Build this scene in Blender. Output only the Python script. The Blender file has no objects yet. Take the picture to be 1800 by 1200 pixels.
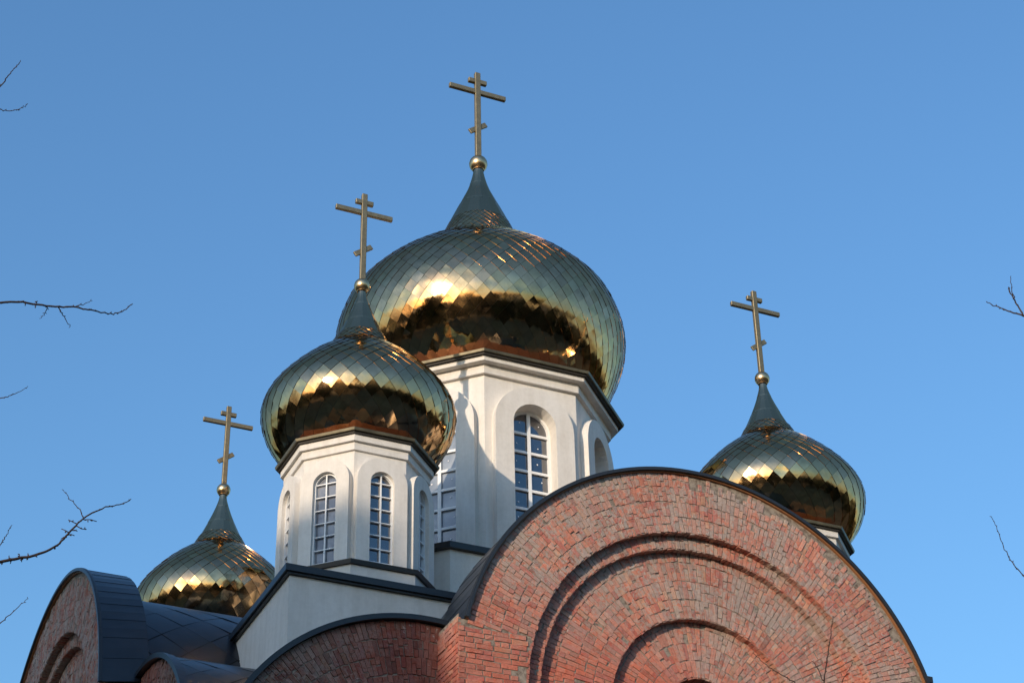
import bpy, bmesh, math, random
from mathutils import Vector, Matrix, Euler
import numpy as np
PI = math.pi; rad = math.radians
random.seed(7)
S = bpy.context.scene
COL = S.collection

# ------------------------------------------------------------------ camera
cam_d = bpy.data.cameras.new('camera'); cam = bpy.data.objects.new('camera', cam_d); COL.objects.link(cam)
CAMLOC = Vector((-10.9577, -24.7458, 1.6))
yaw, pitch, roll, FPX = 0.4357, 0.5700, -0.0223, 3498.8
fw = Vector((math.sin(yaw)*math.cos(pitch), math.cos(yaw)*math.cos(pitch), math.sin(pitch)))
r0 = Vector((math.cos(yaw), -math.sin(yaw), 0)); u0 = r0.cross(fw)
cr = math.cos(roll)*r0 + math.sin(roll)*u0; cu = -math.sin(roll)*r0 + math.cos(roll)*u0
m = Matrix((cr, cu, -fw)).transposed().to_4x4(); m.translation = CAMLOC
cam.matrix_world = m
cam_d.sensor_width = 36; cam_d.lens = FPX/1800*36
cam_d.clip_start = .1; cam_d.clip_end = 3000
S.camera = cam

# ------------------------------------------------------------------ sky and sun
SUN_EL = 12.5
SUN_DIR = Vector((-.815*math.cos(rad(SUN_EL)), -.579*math.cos(rad(SUN_EL)), math.sin(rad(SUN_EL)))).normalized()
w = bpy.data.worlds.new('World'); S.world = w; w.use_nodes = True
nt = w.node_tree; nt.nodes.clear()
sky = nt.nodes.new('ShaderNodeTexSky'); sky.sky_type = 'NISHITA'; sky.sun_disc = False
sky.sun_elevation = rad(SUN_EL)
sky.sun_rotation = math.atan2(SUN_DIR.x, SUN_DIR.y)
sky.air_density = 1.5; sky.dust_density = 1.5; sky.ozone_density = 6.0; sky.altitude = 0
bg = nt.nodes.new('ShaderNodeBackground'); bg.inputs[1].default_value = 0.15
wo = nt.nodes.new('ShaderNodeOutputWorld')
nt.links.new(sky.outputs[0], bg.inputs[0]); nt.links.new(bg.outputs[0], wo.inputs[0])
sd = bpy.data.lights.new('sun', 'SUN'); sun = bpy.data.objects.new('sun', sd); COL.objects.link(sun)
sd.energy = 2.0; sd.angle = rad(.53); sd.color = (1, .81, .60)
sun.rotation_euler = SUN_DIR.to_track_quat('Z', 'Y').to_euler()
S.view_settings.view_transform = 'Standard'; S.view_settings.look = 'None'
S.view_settings.gamma = 1; S.view_settings.exposure = 0.84

# ------------------------------------------------------------------ materials
def mat(name, col, rough=.6, metal=0., spec=.5):
    m = bpy.data.materials.new(name); m.use_nodes = True
    b = m.node_tree.nodes['Principled BSDF']
    b.inputs['Base Color'].default_value = (*col, 1); b.inputs['Roughness'].default_value = rough
    b.inputs['Metallic'].default_value = metal; b.inputs['Specular IOR Level'].default_value = spec
    if metal == 1: b.inputs['Specular Tint'].default_value = (.62, .56, .48, 1)
    return m, m.node_tree, b
def N(nt, t, **k):
    n = nt.nodes.new(t)
    for a, v in k.items(): setattr(n, a, v)
    return n
def noise(nt, scale, detail=4, rough=.55, coord=None, dist=0):
    n = N(nt, 'ShaderNodeTexNoise'); n.inputs['Scale'].default_value = scale
    n.inputs['Detail'].default_value = detail; n.inputs['Roughness'].default_value = rough
    n.inputs['Distortion'].default_value = dist
    if coord is None:
        coord = N(nt, 'ShaderNodeNewGeometry').outputs['Position']
    nt.links.new(coord, n.inputs['Vector']); return n
def ramp(nt, fac, stops):
    r = N(nt, 'ShaderNodeValToRGB'); e = r.color_ramp.elements
    while len(e) < len(stops): e.new(.5)
    for i, (p, c) in enumerate(stops):
        e[i].position = p; e[i].color = (*c, 1) if len(c) == 3 else c
    nt.links.new(fac, r.inputs[0]); return r
def mixc(nt, fac, a, b, mode='MIX'):
    n = N(nt, 'ShaderNodeMix', data_type='RGBA', blend_type=mode)
    for s, v in ((0, fac), (6, a), (7, b)):
        if isinstance(v, (int, float)): n.inputs[s].default_value = v
        elif isinstance(v, tuple): n.inputs[s].default_value = (*v, 1)
        else: nt.links.new(v, n.inputs[s])
    return n.outputs[2]
def bump(nt, b, h, strength=.3, dist=.01):
    n = N(nt, 'ShaderNodeBump'); n.inputs['Strength'].default_value = strength
    n.inputs['Distance'].default_value = dist
    nt.links.new(h, n.inputs['Height']); nt.links.new(n.outputs[0], b.inputs['Normal'])

GOLD, nt_, b = mat('gold_tile', (.66, .44, .235), .07, 1, .25)
n1 = noise(nt_, 2.3, 3); r = ramp(nt_, n1.outputs[0], [(.3, (.055,)*3), (.75, (.16,)*3)]); nt_.links.new(r.outputs[0], b.inputs['Roughness'])
n2 = noise(nt_, 9, 2); bump(nt_, b, n2.outputs[0], .05, .02)
at_ = N(nt_, 'ShaderNodeAttribute', attribute_name='brick'); n5 = noise(nt_, 6, 5, .65)
sm_ = ramp(nt_, n5.outputs[0], [(.35, (.86, .85, .83)), (.55, (1, 1, 1))]).outputs[0]
nt_.links.new(mixc(nt_, 1., mixc(nt_, 1., (.70, .46, .25), at_.outputs['Color'], 'MULTIPLY'), sm_, 'MULTIPLY'), b.inputs['Base Color'])
NECK, nt_, b = mat('gold_sheet', (.50, .36, .215), .17, 1)
n2 = noise(nt_, 5, 2); bump(nt_, b, n2.outputs[0], .06, .02)
ORB, nt_, b = mat('brushed_brass', (.72, .50, .28), .30, 1)
CROSS, nt_, b = mat('bronze_cross', (.3, .24, .14), .5, .75)
n2 = noise(nt_, 14, 3); r = ramp(nt_, n2.outputs[0], [(.3, (.25, .20, .12)), (.7, (.33, .27, .165))]); nt_.links.new(r.outputs[0], b.inputs['Base Color'])
EAVE, nt_, b = mat('eave_metal', (.2, .17, .11), .5, .6)
n2 = noise(nt_, 6, 5); r = ramp(nt_, n2.outputs[0], [(.3, (.11, .095, .065)), (.7, (.22, .19, .125))]); nt_.links.new(r.outputs[0], b.inputs['Base Color'])
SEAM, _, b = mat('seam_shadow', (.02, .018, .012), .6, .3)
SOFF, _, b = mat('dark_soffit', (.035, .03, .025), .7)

WHITE, nt_, b = mat('white_plaster', (.7, .68, .65), .85, 0, .25)
g = N(nt_, 'ShaderNodeNewGeometry')
n1 = noise(nt_, 1.7, 6, .6); n2 = noise(nt_, 16, 5, .6)
mp = N(nt_, 'ShaderNodeMapping'); mp.inputs['Scale'].default_value = (6, 6, .5); nt_.links.new(g.outputs['Position'], mp.inputs[0])
n3 = noise(nt_, 1.6, 4, .6, mp.outputs[0])
c1 = ramp(nt_, n1.outputs[0], [(.3, (.70, .655, .60)), (.65, (.76, .725, .68))]).outputs[0]
c2 = ramp(nt_, n3.outputs[0], [(.35, (.87, .855, .835)), (.58, (1, 1, 1))]).outputs[0]
c3 = ramp(nt_, n2.outputs[0], [(.3, (.93, .93, .93)), (.6, (1, 1, 1))]).outputs[0]
c = mixc(nt_, .55, c1, mixc(nt_, 1., c1, c2, 'MULTIPLY')); c = mixc(nt_, 1., c, c3, 'MULTIPLY')
nt_.links.new(c, b.inputs['Base Color']); n4 = noise(nt_, 55, 4, .7); bump(nt_, b, n4.outputs[0], .35, .008)

ROOF, nt_, b = mat('anthracite_roof_metal', (.028, .033, .04), .34, .0, .6)
n2 = noise(nt_, 3, 5); r = ramp(nt_, n2.outputs[0], [(.3, (.007, .009, .013)), (.7, (.016, .019, .026))]); nt_.links.new(r.outputs[0], b.inputs['Base Color'])
TRIM, nt_, b = mat('black_trim', (.02, .022, .026), .38, 0, .5)

def brick_mat(name, shade=1.):
    m, nt, b = mat(name, (.4, .12, .07), .88, 0, .25)
    at = N(nt, 'ShaderNodeAttribute', attribute_name='brick')
    nA = noise(nt, 26, 5, .65); nB = noise(nt, 2.1, 5, .62); nC = noise(nt, 17, 6, .72, dist=.8); nD = noise(nt, 70, 3, .6)
    # speckle within each brick
    sp = ramp(nt, nA.outputs[0], [(.28, (.66, .64, .62)), (.5, (1, 1, 1)), (.72, (1.0, .98, .96))]).outputs[0]
    c = mixc(nt, 1., at.outputs['Color'], sp, 'MULTIPLY')
    nG = noise(nt, .9, 4, .6); c = mixc(nt, 1., c, ramp(nt, nG.outputs[0], [(.36, (.96, .98, 1.0)), (.5, (1.12, 1.13, 1.13)), (.66, (1.22, 1.18, 1.15))]).outputs[0], 'MULTIPLY')
    # smeared grey mortar: patchy, denser in some areas
    ad = N(nt, 'ShaderNodeMath', operation='MULTIPLY_ADD'); nt.links.new(nB.outputs[0], ad.inputs[0]); ad.inputs[1].default_value = .75; nt.links.new(nC.outputs[0], ad.inputs[2])
    mk = ramp(nt, ad.outputs[0], [(.77, (0, 0, 0)), (.90, (.8, .8, .8))]).outputs[0]
    mk2 = N(nt, 'ShaderNodeMath', operation='MULTIPLY'); nt.links.new(mk, mk2.inputs[0]); nt.links.new(at.outputs['Alpha'], mk2.inputs[1])
    mort = ramp(nt, nA.outputs[0], [(.3, (.31, .27, .235)), (.7, (.45, .40, .355))]).outputs[0]
    c = mixc(nt, mk2.outputs[0], c, mort)
    # pale lime bloom in a few spots
    nE = noise(nt, 1.3, 4, .6); nF = noise(nt, 14, 4, .7)
    ml = N(nt, 'ShaderNodeMath', operation='MULTIPLY'); nt.links.new(nE.outputs[0], ml.inputs[0]); nt.links.new(nF.outputs[0], ml.inputs[1])
    bl = ramp(nt, ml.outputs[0], [(.375, (0, 0, 0)), (.43, (.8, .8, .8))]).outputs[0]
    c = mixc(nt, bl, c, (.56, .50, .45))
    nt.links.new(c, b.inputs['Base Color'])
    hh = N(nt, 'ShaderNodeMath', operation='ADD'); nt.links.new(nA.outputs[0], hh.inputs[0]); nt.links.new(nD.outputs[0], hh.inputs[1])
    bump(nt, b, hh.outputs[0], .6, .012)
    return m
BRICK = brick_mat('rough_brick')
MORTAR, nt_, b = mat('mortar', (.2, .17, .15), .95, 0, .2)
n2 = noise(nt_, 18, 5, .7); r = ramp(nt_, n2.outputs[0], [(.32, (.10, .07, .055)), (.58, (.32, .27, .22))]); nt_.links.new(r.outputs[0], b.inputs['Base Color'])
bump(nt_, b, n2.outputs[0], .5, .01)
# flat running brick for the lower walls
WALLB, nt_, b = mat('wall_brick', (.4, .12, .07), .9, 0, .25)
tc = N(nt_, 'ShaderNodeUVMap'); bt = N(nt_, 'ShaderNodeTexBrick'); nt_.links.new(tc.outputs[0], bt.inputs[0])
bt.inputs['Scale'].default_value = 1; bt.inputs['Brick Width'].default_value = .26; bt.inputs['Row Height'].default_value = .075
bt.inputs['Mortar Size'].default_value = .006; bt.inputs['Color1'].default_value = (.36, .10, .06, 1); bt.inputs['Color2'].default_value = (.26, .075, .05, 1)
bt.inputs['Mortar'].default_value = (.25, .22, .19, 1)
nn = noise(nt_, 6, 5, .6); rr = ramp(nt_, nn.outputs[0], [(.3, (.7, .7, .7)), (.7, (1, 1, 1))]).outputs[0]
nt_.links.new(mixc(nt_, 1., bt.outputs[0], rr, 'MULTIPLY'), b.inputs['Base Color']); bump(nt_, b, bt.outputs[1], -.4, .01)
RUST, nt_, b = mat('brown_soffit_board', (.30, .13, .055), .6, 0, .4)

DULL, _, b = mat('oxidised_skirt', (.18, .072, .036), .55, .4)
FRAME, _, b = mat('white_window_frame', (.82, .82, .82), .45, 0, .4)
GLASS, nt_, b = mat('window_glass', (.018, .026, .045), .04, 0, 1.0)
b.inputs['Coat Weight'].default_value = 1.0; b.inputs['Coat Roughness'].default_value = .02; b.inputs['Coat IOR'].default_value = 2.0
n2 = noise(nt_, 3.5, 3); bump(nt_, b, n2.outputs[0], .06, .03)
SKYGL, nt_, b = mat('pale_sky_glass', (.20, .235, .28), .08, 0, 1.0)  # bright sky reflection painted into the pane colour
n2 = noise(nt_, 1.9, 3); r = ramp(nt_, n2.outputs[0], [(.35, (.15, .18, .23)), (.65, (.34, .37, .41))]); nt_.links.new(r.outputs[0], b.inputs['Base Color'])
MIDG, nt_, b = mat('grey_sky_glass', (.07, .08, .11), .06, 0, 1.0)  # greyer sky reflection painted into these panes
n2 = noise(nt_, 3.1, 4); r = ramp(nt_, n2.outputs[0], [(.4, (.09, .10, .13)), (.65, (.26, .27, .30))]); nt_.links.new(r.outputs[0], b.inputs['Base Color'])
DOT, _, b = mat('white_sticker', (.8, .8, .82), .6)
BARK, nt_, b = mat('bark', (.05, .035, .03), .9, 0, .2)
n2 = noise(nt_, 40, 4); r = ramp(nt_, n2.outputs[0], [(.3, (.03, .02, .018)), (.7, (.085, .06, .05))]); nt_.links.new(r.outputs[0], b.inputs['Base Color']); bump(nt_, b, n2.outputs[0], .5, .01)
LEAF, nt_, b = mat('evergreen_foliage', (.035, .045, .02), .9, 0, .1)
n2 = noise(nt_, .25, 3); r = ramp(nt_, n2.outputs[0], [(.35, (.045, .032, .02)), (.65, (.035, .05, .022))]); nt_.links.new(r.outputs[0], b.inputs['Base Color'])
GRND, nt_, b = mat('winter_ground', (.08, .07, .045), .95, 0, .2)
n1 = noise(nt_, .12, 6); r = ramp(nt_, n1.outputs[0], [(.35, (.10, .08, .055)), (.6, (.14, .12, .085)), (.8, (.18, .155, .12))]); nt_.links.new(r.outputs[0], b.inputs['Base Color'])
n2 = noise(nt_, 12, 5); bump(nt_, b, n2.outputs[0], .6, .05)

PAVE, nt_, b = mat('red_paving', (.34, .17, .09), .9, 0, .2)
n1 = noise(nt_, .5, 5); r = ramp(nt_, n1.outputs[0], [(.35, (.26, .12, .06)), (.65, (.42, .21, .11))]); nt_.links.new(r.outputs[0], b.inputs['Base Color'])

# ------------------------------------------------------------------ helpers
def link(name, me, parent=None, loc=None, rotz=0):
    o = bpy.data.objects.new(name, me); COL.objects.link(o)
    if parent: o.parent = parent
    if loc is not None: o.location = loc
    o.rotation_euler = (0, 0, rotz)
    return o
class MB:
    """plain list mesh builder"""
    def __init__(s): s.v = []; s.f = []; s.mi = []; s.sm = []; s.col = []
    def face(s, pts, mi=0, sm=False, col=None):
        n = len(s.v); s.v += [tuple(p) for p in pts]; s.f.append(tuple(range(n, n+len(pts)))); s.mi.append(mi); s.sm.append(sm)
        s.col += [col or (1, 1, 1, 1)]*len(pts)
    def mesh(s, vs, fs, mi=0, sm=False, col=None):
        n = len(s.v); s.v += [tuple(p) for p in vs]; s.col += [col or (1, 1, 1, 1)]*len(vs)
        for f in fs: s.f.append(tuple(i+n for i in f)); s.mi.append(mi); s.sm.append(sm)
    def box(s, c, d, M=None, mi=0, col=None):
        cx, cy, cz = c; x, y, z = (k/2 for k in d)
        vs = [Vector((cx+i*x, cy+j*y, cz+k*z)) for i in (-1, 1) for j in (-1, 1) for k in (-1, 1)]
        if M: vs = [M @ p for p in vs]
        s.mesh(vs, [(0, 1, 3, 2), (4, 6, 7, 5), (0, 4, 5, 1), (2, 3, 7, 6), (0, 2, 6, 4), (1, 5, 7, 3)], mi, False, col)
    def tube(s, pts, rs, seg=6, mi=0, sm=True):
        rings = []; up = Vector((.31, .17, .93)).normalized()
        for i, p in enumerate(pts):
            a = pts[max(0, i-1)]; b_ = pts[min(len(pts)-1, i+1)]
            d = (b_-a).normalized(); e = d.cross(up)
            if e.length < .05: e = d.cross(Vector((1, 0, 0)))
            e.normalize(); g_ = d.cross(e)
            rings.append([p + (e*math.cos(t)+g_*math.sin(t))*rs[i] for t in (2*PI*k/seg for k in range(seg))])
        vs = [v for r_ in rings for v in r_]; fs = []
        for i in range(len(rings)-1):
            for k in range(seg):
                fs.append((i*seg+k, i*seg+(k+1) % seg, (i+1)*seg+(k+1) % seg, (i+1)*seg+k))
        fs.append(tuple(reversed(range(seg)))); fs.append(tuple(range((len(rings)-1)*seg, len(rings)*seg)))
        s.mesh(vs, fs, mi, sm)
    def lathe(s, prof, seg, mi=0, sm=True, a0=0, caps=False):
        vs = []; fs = []
        for r_, z in prof:
            for k in range(seg):
                t = a0+2*PI*k/seg; vs.append((r_*math.cos(t), r_*math.sin(t), z))
        for i in range(len(prof)-1):
            for k in range(seg):
                fs.append((i*seg+k, i*seg+(k+1) % seg, (i+1)*seg+(k+1) % seg, (i+1)*seg+k))
        if caps: fs.append(tuple(reversed(range(seg)))); fs.append(tuple(range((len(prof)-1)*seg, len(prof)*seg)))
        s.mesh(vs, fs, mi, sm)
    def build(s, name, mats, parent=None, loc=None, rotz=0, fix=False, color=False):
        me = bpy.data.meshes.new(name); me.from_pydata(s.v, [], s.f)
        for m_ in (mats if isinstance(mats, (list, tuple)) else [mats]): me.materials.append(m_)
        me.polygons.foreach_set('material_index', s.mi); me.polygons.foreach_set('use_smooth', s.sm)
        if color:
            a_ = me.color_attributes.new('brick', 'FLOAT_COLOR', 'POINT')
            a_.data.foreach_set('color', [c for q_ in s.col for c in q_])
        if fix:
            bm = bmesh.new(); bm.from_mesh(me); bmesh.ops.remove_doubles(bm, verts=bm.verts, dist=1e-5)
            bmesh.ops.recalc_face_normals(bm, faces=bm.faces); bm.to_mesh(me); bm.free()
        me.update()
        return link(name, me, parent, loc, rotz)
A22 = rad(22.5)
def octa(R, z, a0=A22): return [Vector((R*math.cos(a0+k*PI/4), R*math.sin(a0+k*PI/4), z)) for k in range(8)]
def prism(mb, loop_b, loop_t, mi=0, cap_t=True, cap_b=True):
    n = len(loop_b); vs = list(loop_b)+list(loop_t)
    fs = [(i, (i+1) % n, n+(i+1) % n, n+i) for i in range(n)]
    if cap_b: fs.append(tuple(reversed(range(n))))
    if cap_t: fs.append(tuple(range(n, 2*n)))
    mb.mesh(vs, fs, mi)
def arch_loop(hw, z0, zs, n=14):
    """closed loop in (x,z): rectangle z0..zs with a semicircle on top"""
    p = [(-hw, z0), (hw, z0), (hw, zs)]
    p += [(hw*math.cos(PI*i/n), zs+hw*math.sin(PI*i/n)) for i in range(1, n)]
    p.append((-hw, zs)); return p
def plate(mb, outer, inner, M, y_front, outer_depth, inner_depth, mi=0):
    """front face with a hole; outer and inner edges extruded back. local: x across, -y outward, z up"""
    bm = bmesh.new(); edges = []
    for lp in (outer, inner):
        vs = [bm.verts.new((x, y_front, z)) for x, z in lp]
        edges += [bm.edges.new((vs[i], vs[(i+1) % len(vs)])) for i in range(len(vs))]
    bmesh.ops.triangle_fill(bm, use_beauty=True, use_dissolve=False, edges=edges)
    bm.verts.index_update()
    for f in bm.faces:
        pts = [M @ v.co for v in f.verts]
        if f.normal.y > 0: pts.reverse()
        mb.face(pts, mi)
    bm.free()
    for lp, dep in ((outer, outer_depth), (inner, inner_depth)):
        if dep <= 0: continue
        n = len(lp)
        for i in range(n):
            (xa, za), (xb, zb) = lp[i], lp[(i+1) % n]
            mb.face([M @ Vector((xa, y_front, za)), M @ Vector((xa, y_front+dep, za)), M @ Vector((xb, y_front+dep, zb)), M @ Vector((xb, y_front, zb))], mi)

church = bpy.data.objects.new('church', None); COL.objects.link(church); church.location = (0, 0, 0)
church['label'] = 'red brick church with white drums and five gold tiled onion domes'
church['category'] = 'church'
A = 3.2
CORNERS = [(-A, -A), (A, -A), (A, A), (-A, A)]

# ------------------------------------------------------------------ domes
def catmull(pts, n=10):
    P = [pts[0]]+list(pts)+[pts[-1]]; out = []
    for i in range(1, len(P)-2):
        for k in range(n):
            t = k/n; a, b_, c_, d = (np.array(P[i+j]) for j in (-1, 0, 1, 2))
            out.append(tuple(.5*((2*b_)+(c_-a)*t+(2*a-5*b_+4*c_-d)*t*t+(3*b_-a-3*c_+d)*t**3)))
    out.append(tuple(pts[-1])); return out
PROF_M = [(1.52, 17.43), (1.80, 17.64), (2.02, 17.88), (2.17, 18.16), (2.28, 18.45), (2.33, 18.75), (2.312, 19.0), (2.245, 19.25), (2.14, 19.5), (1.985, 19.7), (1.80, 19.9), (1.575, 20.1), (1.33, 20.3), (1.14, 20.42), (.97, 20.52), (.82, 20.61), (.74, 20.68), (.69, 20.76), (.645, 20.9), (.59, 21.05), (.53, 21.2)]
NECK_M = [(.53, 21.2), (.445, 21.4), (.358, 21.6), (.27, 21.8), (.185, 22.0), (.125, 22.2), (.092, 22.36), (.085, 22.46)]
PROF_F = [(.87, 14.34), (1.03, 14.46), (1.145, 14.60), (1.225, 14.75), (1.275, 14.9), (1.294, 15.04), (1.27, 15.18), (1.212, 15.31), (1.125, 15.44), (1.0, 15.59), (.87, 15.73), (.72, 15.87), (.58, 15.985), (.49, 16.05), (.435, 16.11), (.40, 16.18), (.36, 16.26), (.335, 16.30)]
NECK_F = [(.335, 16.30), (.275, 16.43), (.215, 16.57), (.155, 16.72), (.10, 16.88), (.067, 17.0), (.055, 17.1)]
def dome_tiles(name, prof, nseg, seed, lift=.0, offz=0, wild=None, th_=None):
    rnd = random.Random(seed)
    cv = catmull(prof, 12); R = np.array([p[0] for p in cv]); Z = np.array([p[1] for p in cv])
    s = np.concatenate([[0], np.cumsum(np.hypot(np.diff(R), np.diff(Z)))]); L = s[-1]
    rmax = R.max(); hw = PI/nseg; tileh = th_ or 2*PI*rmax/nseg*1.1; ds = tileh/2
    def P(th, ss, out=0.):
        ss = min(max(ss, 0), L)
        r_ = float(np.interp(ss, s, R)); z_ = float(np.interp(ss, s, Z))
        return Vector((r_*math.cos(th), r_*math.sin(th), z_))
    mb = MB(); rows = int(L/ds)+1; K = 4
    for j in range(rows+1):
        sc = j*ds
        if sc-ds > L: break
        for i in range(nseg):
            tc = (2*i+(j % 2))*hw
            cs = [P(tc, sc+ds), P(tc-hw, sc), P(tc, sc-ds), P(tc+hw, sc)]    # top left bottom right
            nrm = (cs[0]-cs[2]).cross(cs[1]-cs[3]).normalized()
            ctr = P(tc, sc)
            if nrm.dot(Vector((ctr.x, ctr.y, 0))) < 0 and abs(nrm.z) < .9: nrm = -nrm
            if nrm.dot(Vector((math.cos(tc), math.sin(tc), 0))) < 0: nrm = -nrm
            size = (cs[0]-cs[2]).length
            du = (cs[3]-cs[1]).normalized(); dv = (cs[0]-cs[2]).normalized()
            amp = 1.0
            if wild and wild(tc % (2*PI), ctr.z): amp = 2.6
            tx = rnd.gauss(0, .0068)*amp; ty = rnd.gauss(0, .0068)*amp
            pil = rnd.gauss(.0005, .0009)*amp; tw = rnd.gauss(0, .0008)*amp
            fl = rnd.uniform(.5, .8)
            g_ = .97; vs = []; fs = []
            wpx = (cs[3]-cs[1]).length; g_ = .992; lip = min(.010, wpx*.06)
            for a_ in range(K+1):
                for b_ in range(K+1):
                    p = (-1+2*a_/K)*g_; q = (-1+2*b_/K)*g_
                    th = tc+hw*(p-q)/2; ss = sc+ds*(p+q)/2
                    cur = P(th, ss)
                    U = (1+p)/2; V_ = (1+q)/2
                    flat = cs[2]*(1-U)*(1-V_)+cs[3]*U*(1-V_)+cs[1]*(1-U)*V_+cs[0]*U*V_
                    pos = cur*(1-fl)+flat*fl
                    dx = (pos-ctr).dot(du); dy = (pos-ctr).dot(dv)
                    pos = pos+nrm*(.001+lip*(1-(p+q+2)/4)+dx*tx+dy*ty+pil*(1-p*p)*(1-q*q)*2.2+tw*math.sin(3*p+q*2+seed)*1.)
                    vs.append(pos)
            for a_ in range(K):
                for b_ in range(K):
                    n0 = a_*(K+1)+b_; fs.append((n0, n0+K+1, n0+K+2, n0+1))
            v_ = rnd.uniform(.80, 1.0); h2 = rnd.uniform(.94, 1.04); tcol = (v_, v_*h2, v_*h2*rnd.uniform(.92, 1.06), 1)
            mb.mesh(vs, fs, 0, True, tcol)
            # folded lower edges standing over the tiles below
            lo = [a_*(K+1) for a_ in range(K, -1, -1)]+[b_ for b_ in range(1, K+1)]
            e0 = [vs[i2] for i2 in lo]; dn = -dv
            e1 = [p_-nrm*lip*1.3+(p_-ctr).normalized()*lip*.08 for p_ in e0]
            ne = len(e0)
            mb.mesh(e0+e1, [(i2, i2+1, ne+i2+1, ne+i2) for i2 in range(K)], 1, False)  # right-hand edges take the dark seam colour as painted joint shadow
            mb.mesh(e0+e1, [(i2, i2+1, ne+i2+1, ne+i2) for i2 in range(K, ne-1)], 0, False)
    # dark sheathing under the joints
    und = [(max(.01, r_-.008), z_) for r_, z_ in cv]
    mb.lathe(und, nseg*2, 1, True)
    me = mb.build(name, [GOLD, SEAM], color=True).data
    return me
def neck_mesh(prof, name):
    cv = catmull(prof, 8); n = len(cv); mb = MB(); cut = [0, int(n*.30), int(n*.62), n-1]
    for k in range(3):
        seg = cv[cut[k]:cut[k+1]+1]
        e = .004*(3-k)/3
        mb.lathe([(r_+(e if i == 0 else .0015*(1 - i/len(seg))), z-(.012 if i == 0 else 0)) for i, (r_, z) in enumerate(seg)], 16, 0, False, a0=.13*k)
    return mb.build(name, NECK).data
def orb_mesh(r_, name):
    mb = MB(); mb.lathe([(max(.002, r_*math.sin(PI*i/16)), -r_*math.cos(PI*i/16)) for i in range(17)], 18, 0, True)
    mb.lathe([(r_*.62, -r_*.88), (r_*.66, -r_*.80), (r_*.5, -r_*.76)], 24, 0, False)
    return mb.build(name, ORB).data
def strip(me):
    for o in list(bpy.data.objects):
        if o.data == me and o.parent is None: bpy.data.objects.remove(o)
    return me
def add_dome(cx, cy, tiles, neck, orb, zorb, rot, collar):
    d = link('dome', tiles, church, (cx, cy, 0), rot)
    link('neck', neck, d, (0, 0, 0)); link('collar', collar, d, (0, 0, 0))
    link('orb', orb, church, (cx, cy, zorb))
    return d
sM = PROF_M.index((.82, 20.61)); sF = PROF_F.index((.49, 16.05))
tm = strip(dome_tiles('dome', PROF_M[:sM+1], 64, 3, wild=lambda t, z: z < 18.0 and random.random() < .08))
tf = strip(dome_tiles('dome', PROF_F[:sF+1], 37, 5, wild=lambda t, z: (5.2 < t < 6.1 and z < 15.25) or (z < 14.95 and random.random() < .12)))
cm_ = strip(dome_tiles('collar', PROF_M[sM:], 34, 8, th_=.125)); cf_ = strip(dome_tiles('collar', PROF_F[sF:], 22, 9, th_=.10))
nm = strip(neck_mesh(NECK_M, 'neck')); nf = strip(neck_mesh(NECK_F, 'neck'))
om = strip(orb_mesh(.158, 'orb')); of = strip(orb_mesh(.113, 'orb'))
add_dome(0, 0, tm, nm, om, 22.56, 0, cm_)
for (cx, cy), rz in zip(CORNERS, (0, .5, 1.9, PI/36*3)): add_dome(cx, cy, tf, nf, of, 17.184, rz, cf_)

# ------------------------------------------------------------------ crosses
def bar_obj(name, c, d, tilt, mat_, parent):
    mb = MB(); M_ = Matrix.Translation(Vector(c)) @ Matrix.Rotation(tilt, 4, 'Y')
    mb.box((0, 0, 0), d, M_)
    o = mb.build(name, mat_, parent)
    bv = o.modifiers.new('bevel', 'BEVEL'); bv.width = .006; bv.segments = 1
    return o
def cross(cx, cy, z0, H, arm, zarm, top, ztop, foot, zfoot, wd, dp):
    o = bar_obj('cross', (0, 0, H/2+.04), (wd, dp, H-.08), 0, CROSS, church); o.location = (cx, cy, z0)
    bar_obj('crossbar', (0, 0, zarm), (2*arm, dp*.9, wd*.92), 0, CROSS, o)
    bar_obj('top_bar', (0, 0, ztop), (2*top, dp*.9, wd*.9), 0, CROSS, o)
    bar_obj('foot_bar', (0, 0, zfoot), (2*foot/math.cos(rad(37)), dp*.55, wd*.95), -rad(37), CROSS, o)
cross(0, 0, 22.56, 2.014, .534, 1.588, .172, 1.822, .155, .785, .100, .075)
for cx, cy in CORNERS: cross(cx, cy, 17.184, 1.578, .427, 1.251, .133, 1.432, .125, .60, .080, .062)

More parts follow.
